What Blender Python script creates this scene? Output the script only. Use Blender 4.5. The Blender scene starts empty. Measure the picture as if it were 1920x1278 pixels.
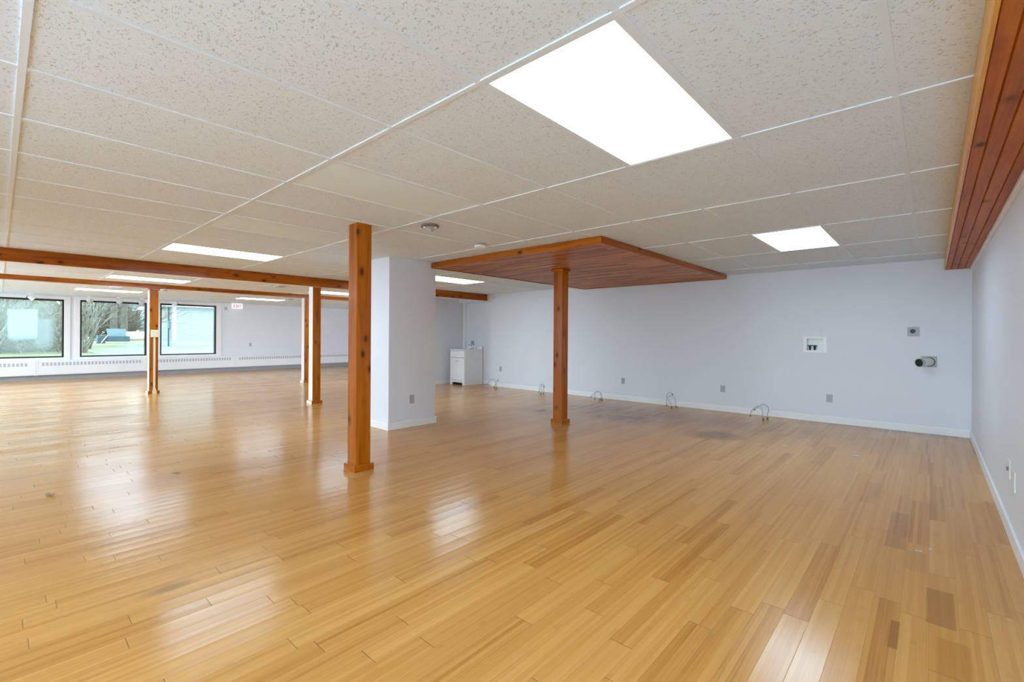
import bpy, bmesh, math, random
from mathutils import Vector, Matrix
random.seed(7)
scene = bpy.context.scene
COL = scene.collection
PI = math.pi
CEIL = 2.2273

# ------------------------------------------------------------------ node helpers
class NT:
    def __init__(s, name):
        s.m = bpy.data.materials.new(name); s.m.use_nodes = True
        s.t = s.m.node_tree; s.t.nodes.clear()
        s.out = s.t.nodes.new('ShaderNodeOutputMaterial')
    def n(s, typ, props=None, **ins):
        nd = s.t.nodes.new('ShaderNode' + typ)
        for k, v in (props or {}).items(): setattr(nd, k, v)
        for k, v in ins.items():
            key = int(k[1:]) if k[0] == '_' else k.replace('_', ' ')
            s.set(nd.inputs[key], v)
        return nd
    def set(s, sock, v):
        if isinstance(v, bpy.types.NodeSocket): s.t.links.new(v, sock)
        elif isinstance(v, bpy.types.Node): s.t.links.new(v.outputs[0], sock)
        else:
            if hasattr(sock.default_value, '__len__') and isinstance(v, (tuple, list)):
                if len(sock.default_value) == 4 and len(v) == 3: v = (*v, 1)
            sock.default_value = v
    def math(s, op, a, b=0.0, c=None):
        nd = s.t.nodes.new('ShaderNodeMath'); nd.operation = op
        s.set(nd.inputs[0], a); s.set(nd.inputs[1], b)
        if c is not None: s.set(nd.inputs[2], c)
        return nd.outputs[0]
    def mix(s, f, a, b, mode='MIX'):
        nd = s.t.nodes.new('ShaderNodeMix'); nd.data_type = 'RGBA'; nd.blend_type = mode
        s.set(nd.inputs[0], f); s.set(nd.inputs[6], a); s.set(nd.inputs[7], b)
        return nd.outputs[2]
    def ramp(s, f, stops):
        nd = s.t.nodes.new('ShaderNodeValToRGB'); e = nd.color_ramp.elements
        while len(e) < len(stops): e.new(0.5)
        for el, (p, c) in zip(e, stops):
            el.position = p; el.color = (*c, 1) if len(c) == 3 else c
        s.set(nd.inputs[0], f); return nd.outputs[0]
    def mr(s, v, a, b, c=0.0, d=1.0, smooth=True):
        nd = s.t.nodes.new('ShaderNodeMapRange')
        if smooth: nd.interpolation_type = 'SMOOTHSTEP'
        for i, x in enumerate((v, a, b, c, d)): s.set(nd.inputs[i], x)
        return nd.outputs[0]
    def coords(s):
        return s.t.nodes.new('ShaderNodeTexCoord').outputs['Object']
    def geo(s):
        return s.t.nodes.new('ShaderNodeNewGeometry').outputs['Position']
    def xyz(s, v):
        return s.n('SeparateXYZ', _0=v).outputs
    def vec(s, x, y, z=0.0):
        return s.n('CombineXYZ', _0=x, _1=y, _2=z).outputs[0]
    def scl(s, v, xyz):
        nd = s.t.nodes.new('ShaderNodeVectorMath'); nd.operation = 'MULTIPLY'
        s.set(nd.inputs[0], v); nd.inputs[1].default_value = xyz
        return nd.outputs[0]
    def noise(s, v, scale=5, detail=3, rough=.5, dist=0.0):
        return s.n('TexNoise', Vector=v, Scale=scale, Detail=detail, Roughness=rough, Distortion=dist).outputs[0]
    def bsdf(s, **k):
        b = s.n('BsdfPrincipled', **k)
        s.t.links.new(b.outputs[0], s.out.inputs[0]); return b
    def bump(s, h, strength=.3, dist=.01):
        return s.n('Bump', Strength=strength, Distance=dist, Height=h).outputs[0]

def simple(name, col, rough=.5, metal=0.0, spec=.5, var=.04, vscale=6):
    t = NT(name); p = t.geo()
    n = t.noise(p, vscale, 3)
    c = t.mix(n, tuple(x * (1 - var) for x in col), tuple(min(1, x * (1 + var)) for x in col))
    t.bsdf(Base_Color=c, Roughness=rough, Metallic=metal, Specular_IOR_Level=spec)
    return t.m

def m_paint(name, col, rough=.45, spec=.35):
    t = NT(name); p = t.geo()
    n = t.noise(p, 1.3, 3); f = t.noise(p, 160, 2)
    c = t.mix(n, tuple(x * .975 for x in col), tuple(x * 1.02 for x in col))
    t.bsdf(Base_Color=c, Roughness=rough, Specular_IOR_Level=spec, Normal=t.bump(f, .08, .002))
    return t.m

def m_wood(name, axis, cols, rough=.3, coat=.2, knots=1.0, board=None):
    """varnished knotty pine, grain along the given axis"""
    t = NT(name); p = t.geo(); x, y, z = t.xyz(p)
    a = [x, y, z]
    L = a.pop(axis)
    u, v = a
    rnd = t.n('ObjectInfo').outputs['Random']
    off = t.math('MULTIPLY', rnd, 37.0)
    q = t.vec(t.math('ADD', t.math('MULTIPLY', u, 9.0), off), t.math('MULTIPLY', v, 9.0), t.math('MULTIPLY', L, .55))
    g1 = t.noise(q, 1.6, 4, .55, .6)
    q2 = t.vec(t.math('MULTIPLY', u, 90.0), t.math('MULTIPLY', v, 90.0), t.math('MULTIPLY', L, 2.2))
    g2 = t.noise(q2, 1.3, 4, .6)
    f = t.math('ADD', t.math('MULTIPLY', g1, .65), t.math('MULTIPLY', g2, .35))
    c = t.ramp(f, [(.28, cols[0]), (.5, cols[1]), (.72, cols[2])])
    # knots
    kq = t.vec(t.math('ADD', t.math('MULTIPLY', u, 8.0), off), t.math('ADD', t.math('MULTIPLY', v, 8.0), off), t.math('MULTIPLY', L, 4.6))
    vor = t.n('TexVoronoi', {'feature': 'F1'}, Vector=kq, Scale=1.0, Randomness=1.0)
    sel = t.math('GREATER_THAN', t.xyz(vor.outputs['Color'])[0], 1 - .85 * knots)
    k = t.math('MULTIPLY', t.mr(vor.outputs['Distance'], .2, .08), sel)
    k2 = t.math('MULTIPLY', t.mr(vor.outputs['Distance'], .38, .15), sel)
    c = t.mix(t.math('MULTIPLY', k2, .45), c, cols[0])
    c = t.mix(t.math('MULTIPLY', k, .85), c, (.045, .012, .004))
    t.bsdf(Base_Color=c, Roughness=rough, Specular_IOR_Level=.2, Coat_Weight=coat, Coat_Roughness=.12,
           Normal=t.bump(g2, .06, .002))
    return t.m

PINE = [(.19, .036, .0005), (.40, .100, .001), (.57, .178, .004)]
M = {}
M['pine_z'] = m_wood('varnished_pine_upright', 2, PINE)
M['pine_y'] = m_wood('varnished_pine_beam', 1, PINE)
M['pine_x'] = m_wood('varnished_pine_fascia', 0, PINE, knots=.4)
M['pine_pale'] = m_wood('pale_pine_fascia', 1, [(.54, .20, .012), (.70, .31, .02), (.78, .38, .04)], knots=.3)
RED = [(.22, .04, .002), (.44, .108, .005), (.62, .20, .014)]
M['soffit_board'] = m_wood('stained_soffit_board', 1, RED, rough=.45, coat=0.0, knots=.7)
M['wall'] = m_paint('lavender_grey_paint', (.765, .785, .825))
M['trimwhite'] = m_paint('white_trim_paint', (.87, .87, .87), .35, .5)
M['white'] = simple('white_enamel', (.90, .91, .92), .35)
M['heater'] = simple('white_heater_enamel', (.84, .84, .85), .35)
M['slot'] = simple('grey_grille', (.48, .48, .49), .6)
M['greybase'] = simple('grey_toe_board', (.33, .34, .37), .5)
M['plastic'] = simple('white_plastic', (.80, .79, .75), .35)
M['greyplastic'] = simple('grey_plate', (.42, .43, .44), .4)
M['socket'] = simple('dark_socket', (.20, .20, .20), .4)
M['beige'] = simple('beige_plastic', (.80, .70, .46), .4)
M['black'] = simple('black_rubber', (.012, .012, .013), .45)
M['steel'] = simple('brushed_steel', (.55, .56, .58), .3, 1.0)
M['braid'] = simple('braided_steel', (.50, .51, .53), .45, .15, var=.35, vscale=400)
M['chrome'] = simple('chrome', (.75, .76, .78), .1, 1.0)
M['brass'] = simple('dull_brass', (.22, .15, .07), .4, .7)
M['foil'] = simple('aluminium_foil', (.80, .80, .81), .35, .55)
M['toeshade'] = simple('painted_toe_shade', (.02, .018, .016), .8)
M['casing'] = m_paint('white_window_casing', (.86, .86, .88), .3, .5)

def m_ceiling():
    t = NT('fissured_ceiling_tile'); p = t.geo()
    x, y, z = t.xyz(p)
    warp = t.noise(p, 9, 2)
    n1 = t.noise(t.scl(p, (75, 105, 1)), 1.0, 2, .45, 1.2)
    n2 = t.noise(t.scl(p, (230, 230, 1)), 1.0, 2)
    worm = t.mr(n1, .60, .67)
    pin = t.mr(n2, .68, .76)
    big = t.noise(p, 1.1, 2)
    tx = t.math('FLOOR', t.math('MULTIPLY', t.math('ADD', x, .7229), 1 / .6096))
    ty = t.math('FLOOR', t.math('MULTIPLY', t.math('ADD', y, 1.1611), 1 / 1.2192))
    wn = t.n('TexWhiteNoise', {'noise_dimensions': '2D'}, Vector=t.vec(tx, ty)).outputs[0]
    tone = t.math('ADD', t.math('MULTIPLY', wn, .5), t.math('MULTIPLY', big, .5))
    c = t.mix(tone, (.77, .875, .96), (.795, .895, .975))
    c = t.mix(t.math('MULTIPLY', worm, .5), c, (.36, .34, .31))
    c = t.mix(t.math('MULTIPLY', pin, .3), c, (.32, .30, .28))
    h = t.math('SUBTRACT', 0.0, t.math('ADD', worm, t.math('MULTIPLY', pin, .5)))
    t.bsdf(Base_Color=c, Roughness=.9, Specular_IOR_Level=.15, Normal=t.bump(h, .5, .003))
    return t.m
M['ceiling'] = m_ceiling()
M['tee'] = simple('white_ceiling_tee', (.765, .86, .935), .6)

PW, PLN = .0963, .96
def m_floor():
    t = NT('bamboo_plank_floor'); p = t.geo(); x, y, z = t.xyz(p)
    r = t.math('MULTIPLY', t.math('ADD', x, .003), 1 / PW)
    row = t.math('FLOOR', r); fx = t.math('FRACT', r)
    rr = t.n('TexWhiteNoise', {'noise_dimensions': '1D'}, W=row).outputs[0]
    v = t.math('ADD', t.math('MULTIPLY', y, 1 / PLN), rr)
    pl = t.math('FLOOR', v); fv = t.math('FRACT', v)
    rnd = t.n('TexWhiteNoise', {'noise_dimensions': '2D'}, Vector=t.vec(row, pl)).outputs[0]
    st = t.math('FLOOR', t.math('MULTIPLY', r, 5.0))
    srnd = t.n('TexWhiteNoise', {'noise_dimensions': '2D'}, Vector=t.vec(st, t.math('ADD', pl, t.math('MULTIPLY', row, 3.7)))).outputs[0]
    grain = t.noise(t.vec(t.math('MULTIPLY', x, 170.0), t.math('MULTIPLY', y, 2.6), t.math('MULTIPLY', rnd, 9.0)), 1.0, 4, .6)
    node = t.noise(t.vec(t.math('MULTIPLY', st, 3.3), t.math('MULTIPLY', y, 9.0), row), 1.0, 1)
    tone = t.math('ADD', t.math('MULTIPLY', rnd, .22), t.math('MULTIPLY', srnd, .22))
    tone = t.math('ADD', tone, t.math('MULTIPLY', grain, .40))
    tone = t.math('ADD', tone, t.math('MULTIPLY', t.noise(p, .55, 2), .16))
    c = t.ramp(tone, [(.20, (.37, .140, .022)), (.42, (.535, .245, .055)), (.62, (.61, .300, .078)), (.9, (.68, .365, .115))])
    c = t.mix(t.math('MULTIPLY', t.mr(node, .66, .74), .14), c, (.25, .11, .03))
    # water stains near the hose outlets, partly painted reflection loss, and a few worn spots
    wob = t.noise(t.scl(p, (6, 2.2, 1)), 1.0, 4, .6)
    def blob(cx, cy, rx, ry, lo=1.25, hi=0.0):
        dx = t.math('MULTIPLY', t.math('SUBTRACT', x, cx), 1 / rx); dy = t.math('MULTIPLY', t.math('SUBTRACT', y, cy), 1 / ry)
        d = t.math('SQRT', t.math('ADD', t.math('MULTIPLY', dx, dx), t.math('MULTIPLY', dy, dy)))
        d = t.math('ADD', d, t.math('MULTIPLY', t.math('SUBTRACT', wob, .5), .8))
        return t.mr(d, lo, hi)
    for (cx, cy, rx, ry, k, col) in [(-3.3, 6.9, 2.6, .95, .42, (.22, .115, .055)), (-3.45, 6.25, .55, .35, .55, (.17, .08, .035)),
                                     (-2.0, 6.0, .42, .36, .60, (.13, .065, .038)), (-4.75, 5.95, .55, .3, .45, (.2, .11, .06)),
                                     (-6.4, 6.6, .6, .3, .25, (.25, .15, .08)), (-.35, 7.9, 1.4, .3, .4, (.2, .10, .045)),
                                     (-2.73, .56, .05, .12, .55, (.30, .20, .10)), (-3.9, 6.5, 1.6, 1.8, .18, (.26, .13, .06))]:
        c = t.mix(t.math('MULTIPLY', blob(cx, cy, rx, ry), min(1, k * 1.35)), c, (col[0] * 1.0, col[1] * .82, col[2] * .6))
    def rect(x0, x1, y0, y1, e=.004):
        m = t.math('MULTIPLY', t.mr(x, x0 - e, x0 + e), t.mr(x, x1 + e, x1 - e))
        return t.math('MULTIPLY', m, t.math('MULTIPLY', t.mr(y, y0 - e, y0 + e), t.mr(y, y1 + e, y1 - e)))
    for (a, b, k, col) in [((-.202, -.106), (3.52, 4.25), .45, (.26, .12, .045)), ((-.012, .084), (2.70, 3.08), .55, (.27, .12, .04)),
                           ((-.125, -.095), (2.38, 2.62), .65, (.22, .085, .02)), ((-.106, -.012), (3.25, 3.55), .3, (.36, .17, .06)),
                           ((.02, .12), (2.0, 2.6), .4, (.40, .17, .03)), ((-.395, -.3), (4.35, 5.0), .28, (.3, .15, .06))]:
        c = t.mix(t.math('MULTIPLY', rect(*a, *b), k * .9), c, (col[0] * .95, col[1] * .8, col[2] * .7))
    # dark joints between planks
    gx = t.math('MAXIMUM', t.mr(fx, .014, .004), t.mr(fx, .986, .996))
    gy = t.math('MAXIMUM', t.mr(fv, .0022, .0008), t.mr(fv, .9978, .9992))
    gap = t.math('MAXIMUM', t.math('MULTIPLY', gx, .45), gy)
    c = t.mix(t.math('MULTIPLY', gap, .55), c, (.05, .022, .008))
    cup = t.math('POWER', t.math('MULTIPLY', t.math('ABSOLUTE', t.math('SUBTRACT', fx, .5)), 2.0), 2.0)
    tilt = t.math('MULTIPLY', t.math('SUBTRACT', rnd, .5), fx)
    wave = t.noise(t.scl(p, (2.4, .9, 1)), 1.0, 2)
    bwx = t.mr(x, -5.2, -7.5); bwy = t.mr(y, 1.9, .9)
    buck = t.math('MULTIPLY', t.math('MULTIPLY', bwx, bwy), t.math('SINE', t.math('ADD', t.math('MULTIPLY', x, 5.2), t.math('MULTIPLY', wob, 4.0))))
    h = t.math('ADD', t.math('MULTIPLY', cup, .0004), t.math('MULTIPLY', tilt, .00045))
    h = t.math('ADD', h, t.math('MULTIPLY', wave, .0028))
    h = t.math('ADD', h, t.math('MULTIPLY', buck, .008))
    h = t.math('SUBTRACT', h, t.math('MULTIPLY', gap, .0008))
    h = t.math('ADD', h, t.math('MULTIPLY', grain, .00006))
    rough = t.math('ADD', .15, t.math('MULTIPLY', t.noise(p, 2.2, 3), .10))
    bp = t.n('Bump', Strength=1.0, Distance=1.0, Height=h).outputs[0]
    t.bsdf(Base_Color=c, Roughness=rough, Specular_IOR_Level=.24, Coat_Weight=.06, Coat_Roughness=.16, Coat_Normal=bp, Normal=bp)
    return t.m
M['floor'] = m_floor()

def m_canopy():
    t = NT('tongue_and_groove_canopy'); p = t.geo(); x, y, z = t.xyz(p)
    r = t.math('MULTIPLY', y, 1 / .04); row = t.math('FLOOR', r); fx = t.math('FRACT', r)
    rr = t.n('TexWhiteNoise', {'noise_dimensions': '1D'}, W=row).outputs[0]
    v = t.math('ADD', t.math('MULTIPLY', x, 1 / .55), t.math('MULTIPLY', rr, 7.0)); pl = t.math('FLOOR', v)
    rnd = t.n('TexWhiteNoise', {'noise_dimensions': '2D'}, Vector=t.vec(row, pl)).outputs[0]
    g = t.noise(t.vec(t.math('MULTIPLY', x, 2.5), t.math('MULTIPLY', y, 70.0), rnd), 1.0, 4, .6)
    f = t.math('ADD', t.math('MULTIPLY', rnd, .5), t.math('MULTIPLY', g, .5))
    c = t.ramp(f, [(.25, (.22, .060, .012)), (.5, (.47, .170, .040)), (.75, (.72, .34, .10))])
    gap = t.math('MAXIMUM', t.mr(fx, .07, .02), t.mr(fx, .93, .98))
    c = t.mix(t.math('MULTIPLY', gap, .5), c, (.06, .015, .006))
    t.bsdf(Base_Color=c, Roughness=.45, Specular_IOR_Level=.2,
           Normal=t.bump(t.math('SUBTRACT', 0.0, gap), .4, .003))
    return t.m
M['canopy'] = m_canopy()

def m_emit(name, col, s):
    t = NT(name)
    p = t.geo(); n = t.noise(p, 4, 1)
    e = t.n('Emission', Color=col, Strength=t.math('ADD', s * .98, t.math('MULTIPLY', n, s * .04)))
    t.t.links.new(e.outputs[0], t.out.inputs[0]); return t.m
PANEL = 5.2
M['lit'] = m_emit('lit_acrylic_diffuser', (.61, .845, 1.05), PANEL)
M['unlit'] = simple('white_acrylic_diffuser', (.80, .93, 1.0), .6, 0.0, .2)
M['exit_red'] = m_emit('red_sign_letters', (.9, .03, .06), .36)
M['exit_face'] = m_emit('lit_sign_face', (1.0, .93, .95), .42)

def m_glass(name, fog=False, tint=(.52, .55, .53, 1)):
    t = NT(name)
    tr = t.n('BsdfTransparent', Color=tint)
    gl = t.n('BsdfGlossy', Color=(1, 1, 1, 1), Roughness=.02)
    fr = t.n('Fresnel', IOR=1.3)
    mx = t.n('MixShader', _0=fr.outputs[0], _1=tr.outputs[0], _2=gl.outputs[0])
    res = mx.outputs[0]
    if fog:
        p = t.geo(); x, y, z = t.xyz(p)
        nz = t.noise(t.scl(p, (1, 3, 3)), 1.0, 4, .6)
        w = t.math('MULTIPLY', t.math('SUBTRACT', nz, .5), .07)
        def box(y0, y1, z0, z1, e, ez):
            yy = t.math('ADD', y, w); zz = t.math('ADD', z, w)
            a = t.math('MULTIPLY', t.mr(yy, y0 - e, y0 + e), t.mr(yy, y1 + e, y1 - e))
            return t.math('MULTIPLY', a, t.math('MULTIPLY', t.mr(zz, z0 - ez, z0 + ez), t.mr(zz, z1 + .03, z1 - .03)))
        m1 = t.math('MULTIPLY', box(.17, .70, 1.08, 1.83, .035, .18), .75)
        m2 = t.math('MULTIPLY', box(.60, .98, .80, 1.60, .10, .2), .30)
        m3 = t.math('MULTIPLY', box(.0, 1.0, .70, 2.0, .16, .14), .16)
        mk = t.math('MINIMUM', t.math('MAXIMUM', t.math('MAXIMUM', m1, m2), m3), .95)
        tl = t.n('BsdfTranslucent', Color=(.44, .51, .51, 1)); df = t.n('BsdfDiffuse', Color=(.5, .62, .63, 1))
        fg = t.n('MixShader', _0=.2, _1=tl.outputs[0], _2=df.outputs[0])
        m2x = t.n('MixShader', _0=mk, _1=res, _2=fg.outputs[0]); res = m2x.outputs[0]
    t.t.links.new(res, t.out.inputs[0]); return t.m
M['glass'] = m_glass('tinted_window_glass')
M['clearglass'] = m_glass('clear_fill_glass', False, (.92, .95, .95, 1))
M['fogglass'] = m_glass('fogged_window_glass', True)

def m_globe():
    t = NT('clear_frosted_shade')
    tr = t.n('BsdfTransparent', Color=(.95, .95, .97, 1)); df = t.n('BsdfPrincipled', Base_Color=(.8, .8, .82, 1), Roughness=.2)
    mx = t.n('MixShader', _0=.55, _1=tr.outputs[0], _2=df.outputs[0])
    t.t.links.new(mx.outputs[0], t.out.inputs[0]); return t.m
M['shade'] = m_globe()

# exterior
def m_ground(name, c0, c1, scale=.6):
    t = NT(name); p = t.geo()
    f = t.math('ADD', t.math('MULTIPLY', t.noise(p, scale, 4, .6), .6), t.math('MULTIPLY', t.noise(p, 12, 3), .4))
    t.bsdf(Base_Color=t.ramp(f, [(.35, c0), (.65, c1)]), Roughness=.9); return t.m
M['lawn'] = m_ground('winter_lawn', (.24, .22, .10), (.44, .43, .25))
M['drive'] = m_ground('pale_asphalt', (.30, .34, .34), (.42, .46, .46), .4)
M['bank'] = m_ground('leaf_litter_bank', (.10, .085, .06), (.27, .23, .16), 1.6)
M['bark'] = m_ground('grey_bark', (.11, .095, .075), (.23, .20, .165), 3)
M['twig'] = m_ground('pale_twig', (.12, .10, .075), (.52, .47, .37), 2)
M['twigdark'] = m_ground('brown_twig', (.10, .075, .055), (.26, .21, .15), 2)
M['leaf'] = m_ground('sparse_green_leaf', (.20, .22, .08), (.42, .42, .20), 3)
def m_siding(name, c, pitch=.125):
    t = NT(name); p = t.geo(); x, y, z = t.xyz(p)
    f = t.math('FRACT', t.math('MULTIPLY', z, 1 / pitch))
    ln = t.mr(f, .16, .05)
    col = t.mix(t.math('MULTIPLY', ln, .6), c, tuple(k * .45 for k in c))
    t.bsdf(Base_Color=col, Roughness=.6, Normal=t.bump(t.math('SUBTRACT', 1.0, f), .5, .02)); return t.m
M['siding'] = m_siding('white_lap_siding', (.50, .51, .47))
M['found'] = simple('pale_concrete', (.58, .62, .62), .8, var=.1)
M['roof'] = simple('grey_shingle', (.20, .19, .18), .9)
M['bluepaint'] = simple('blue_grey_paint', (.30, .42, .46), .5)
M['darkblue'] = simple('dark_blue_paint', (.10, .15, .19), .5)
M['tank'] = simple('white_tank_paint', (.88, .87, .82), .4)

# ------------------------------------------------------------------ mesh helpers
class MB:
    def __init__(s): s.bm = bmesh.new()
    def box(s, x0, x1, y0, y1, z0, z1, bev=0.0, mat=None):
        bm = s.bm
        vs = [bm.verts.new((x, y, z)) for x in (x0, x1) for y in (y0, y1) for z in (z0, z1)]
        fs = [(0, 1, 3, 2), (4, 6, 7, 5), (0, 4, 5, 1), (2, 3, 7, 6), (0, 2, 6, 4), (1, 5, 7, 3)]
        F = [bm.faces.new([vs[i] for i in f]) for f in fs]
        if mat is not None:
            bmesh.ops.transform(bm, matrix=mat, verts=vs)
        if bev:
            es = list({e for f in F for e in f.edges})
            bmesh.ops.bevel(bm, geom=es, offset=bev, segments=2, profile=.5, affect='EDGES')
        return s
    def quad(s, *pts):
        s.bm.faces.new([s.bm.verts.new(p) for p in pts]); return s
    def prism(s, poly, axis, a, b):
        """extrude a 2D polygon along an axis"""
        def P(u, v, w):
            return {0: (w, u, v), 1: (u, w, v), 2: (u, v, w)}[axis]
        A = [s.bm.verts.new(P(u, v, a)) for u, v in poly]; B = [s.bm.verts.new(P(u, v, b)) for u, v in poly]
        n = len(poly)
        s.bm.faces.new(A); s.bm.faces.new(B[::-1])
        for i in range(n): s.bm.faces.new((A[i], B[i], B[(i + 1) % n], A[(i + 1) % n]))
        return s
    def tube(s, pts, r, seg=8, caps=True):
        pts = [Vector(p) for p in pts]; rs = r if isinstance(r, (list, tuple)) else [r] * len(pts)
        rings = []; up = None
        for i, p in enumerate(pts):
            d = (pts[min(i + 1, len(pts) - 1)] - pts[max(i - 1, 0)]).normalized()
            if up is None:
                up = Vector((0, 0, 1)) if abs(d.z) < .9 else Vector((1, 0, 0))
            u = d.cross(up).normalized(); w = u.cross(d).normalized(); up = w
            rings.append([s.bm.verts.new(p + (u * math.cos(2 * PI * k / seg) + w * math.sin(2 * PI * k / seg)) * rs[i]) for k in range(seg)])
        for a, b in zip(rings, rings[1:]):
            for k in range(seg): s.bm.faces.new((a[k], a[(k + 1) % seg], b[(k + 1) % seg], b[k]))
        if caps:
            s.bm.faces.new(rings[0][::-1]); s.bm.faces.new(rings[-1])
        return s
    def lathe(s, prof, c=(0, 0, 0), axis=2, seg=24):
        rings = []
        for r, h in prof:
            ring = []
            for k in range(seg):
                a = 2 * PI * k / seg; u, v = r * math.cos(a), r * math.sin(a)
                q = {0: (h, u, v), 1: (u, h, v), 2: (u, v, h)}[axis]
                ring.append(s.bm.verts.new((q[0] + c[0], q[1] + c[1], q[2] + c[2])))
            rings.append(ring)
        for a, b in zip(rings, rings[1:]):
            for k in range(seg): s.bm.faces.new((a[k], a[(k + 1) % seg], b[(k + 1) % seg], b[k]))
        s.bm.faces.new(rings[0][::-1]); s.bm.faces.new(rings[-1])
        return s
    def build(s, name, mat, parent=None, smooth=False):
        bmesh.ops.recalc_face_normals(s.bm, faces=s.bm.faces)
        me = bpy.data.meshes.new(name); s.bm.to_mesh(me); s.bm.free()
        if smooth:
            me.polygons.foreach_set('use_smooth', [True] * len(me.polygons))
            me.set_sharp_from_angle(angle=math.radians(40))
        o = bpy.data.objects.new(name, me); COL.objects.link(o)
        me.materials.append(M[mat] if isinstance(mat, str) else mat)
        if parent: o.parent = parent; o.matrix_parent_inverse = Matrix.Translation(-parent.location) if False else Matrix()
        return o

def tag(o, label=None, cat=None, group=None, kind=None):
    for k, v in (('label', label), ('category', cat), ('group', group), ('kind', kind)):
        if v: o[k] = v
    return o
def thing(name, loc, label, cat, group=None, rz=0):
    o = bpy.data.objects.new(name, None); COL.objects.link(o); o.location = loc; o.rotation_euler = (0, 0, rz)
    o.empty_display_size = .1
    return tag(o, label, cat, group)
def copy_tree(o, parent=None):
    c = o.copy(); COL.objects.link(c)
    if parent: c.parent = parent
    for ch in list(o.children): copy_tree(ch, c)
    return c
def struct(name, mb, mat, parent=None):
    o = mb.build(name, mat, parent)
    o['kind'] = 'structure'
    return o
def smooth_curve(pts, n=6):
    P = [Vector(p) for p in pts]; out = []
    for i in range(len(P) - 1):
        p0, p1, p2, p3 = P[max(i - 1, 0)], P[i], P[i + 1], P[min(i + 2, len(P) - 1)]
        for k in range(n):
            t = k / n
            out.append(.5 * ((2 * p1) + (p2 - p0) * t + (2 * p0 - 5 * p1 + 4 * p2 - p3) * t * t + (3 * p1 - p0 - 3 * p2 + p3) * t ** 3))
    out.append(P[-1]); return out

# ------------------------------------------------------------------ room shell
XR, YB, XL, YF, YREAR = .37, 8.02, -17.2, -2.75, 10.2
struct('floor', MB().box(XL - .2, XR + .15, YF - .15, YREAR + .15, -.12, 0), 'floor')
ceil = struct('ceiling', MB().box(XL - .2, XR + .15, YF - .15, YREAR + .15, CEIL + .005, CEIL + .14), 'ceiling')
GX0, GY0, T = -.7229, -1.1611, .6096
def grid_bars():
    b = MB(); w = .012; z0, z1 = CEIL, CEIL + .0055
    for i in range(-28, 2):
        x = GX0 + i * T
        if -8.25 < x < -8.06 or x < XL or x > .1: continue
        b.box(x - w, x + w, YF, YB if x > -9.1 else YREAR, z0, z1)
    for j in range(-1, 10):
        y = GY0 + j * 2 * T
        if y > YREAR: continue
        b.box(XL, .115 if y < YB else -9.25, y - w, y + w, z0 - .0006, z1)
    return b
struct('trim_1', grid_bars(), 'tee')

WBX = (-1.368, -1.162, 1.034, 1.210)   # cut-out for the washer supply box
struct('wall_alcove', MB().box(-9.25, -7.93, YB + .23, YB + .4, 0, CEIL + .03), 'wall')
struct('trim_2', MB().box(-9.12, -7.93, YB, YB + .23, 2.055, CEIL + .02), 'wall')
struct('trim_3', MB().box(-9.12, -9.055, YB + .165, YB + .23, 0, 2.055), 'trimwhite')
struct('wall_partition', MB().box(-9.25, -9.12, 6.0, YB + .4, 0, CEIL + .03), 'wall')
struct('wall_right', MB().box(XR, XR + .15, YF - .15, YB + .4, 0, CEIL + .03), 'wall')
struct('wall_rear', MB().box(XL - .2, -9.12, YREAR, YREAR + .15, 0, CEIL + .03), 'wall')

def wall_with_holes(axis, c0, c1, a0, a1, z0, z1, holes):
    """wall slab; axis 0 = slab normal X (runs along Y), 1 = slab normal Y (runs along X)"""
    b = MB()
    def bx(p, q, r, s):
        if q - p < 1e-4 or s - r < 1e-4: return
        if axis == 0: b.box(c0, c1, p, q, r, s)
        else: b.box(p, q, c0, c1, r, s)
    cur = a0
    for (h0, h1, hz0, hz1) in sorted(holes):
        bx(cur, h0, z0, z1); bx(h0, h1, z0, hz0); bx(h0, h1, hz1, z1); cur = h1
    bx(cur, a1, z0, z1); return b
struct('wall_back', wall_with_holes(1, YB, YB + .4, -7.93, XR + .15, 0, CEIL + .03, [WBX]), 'wall')
WIN = [(-.262, 1.187, .575, 2.115, 'fogglass'), (1.503, 2.946, .575, 2.123, 'glass'), (3.27, 4.742, .570, 2.13, 'glass'), (-2.3, -.75, .575, 2.115, 'clearglass')]  # last opening is an unseen window, added to let in daylight
struct('wall_left', wall_with_holes(0, XL - .2, XL, YF - .15, YREAR + .15, -.1, CEIL + .03, [w[:4] for w in WIN]), 'wall')
CAS = [(-.40, 1.312, .50, 2.20), (1.385, 3.09, .50, 2.205), (3.13, 4.885, .50, 2.21), (-2.44, -.61, .50, 2.20)]
for k, ((y0, y1, z0, z1, g), (a0, a1, b0, b1)) in enumerate(zip(WIN, CAS)):
    b = MB(); xf = XL + .022
    b.box(XL, xf, a0, y0, b0, b1, .004); b.box(XL, xf, y1, a1, b0, b1, .004)
    b.box(XL, xf, y0, y1, b0, z0, .004); b.box(XL, xf, y0, y1, z1, b1, .004)
    w = struct('window_%d' % (k + 1), b, 'casing')
    f = MB(); t_ = .034; x0, x1 = XL - .12, XL + .012
    f.box(x0, x1, y0, y0 + t_, z0, z1); f.box(x0, x1, y1 - t_, y1, z0, z1)
    f.box(x0, x1, y0 + t_, y1 - t_, z0, z0 + t_); f.box(x0, x1, y0 + t_, y1 - t_, z1 - t_ - .012, z1)
    f.build('window_frame', 'black', w)
    MB().box(XL - .065, XL - .060, y0 + t_, y1 - t_, z0 + t_, z1 - t_ - .012).build('pane', g, w)
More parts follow.
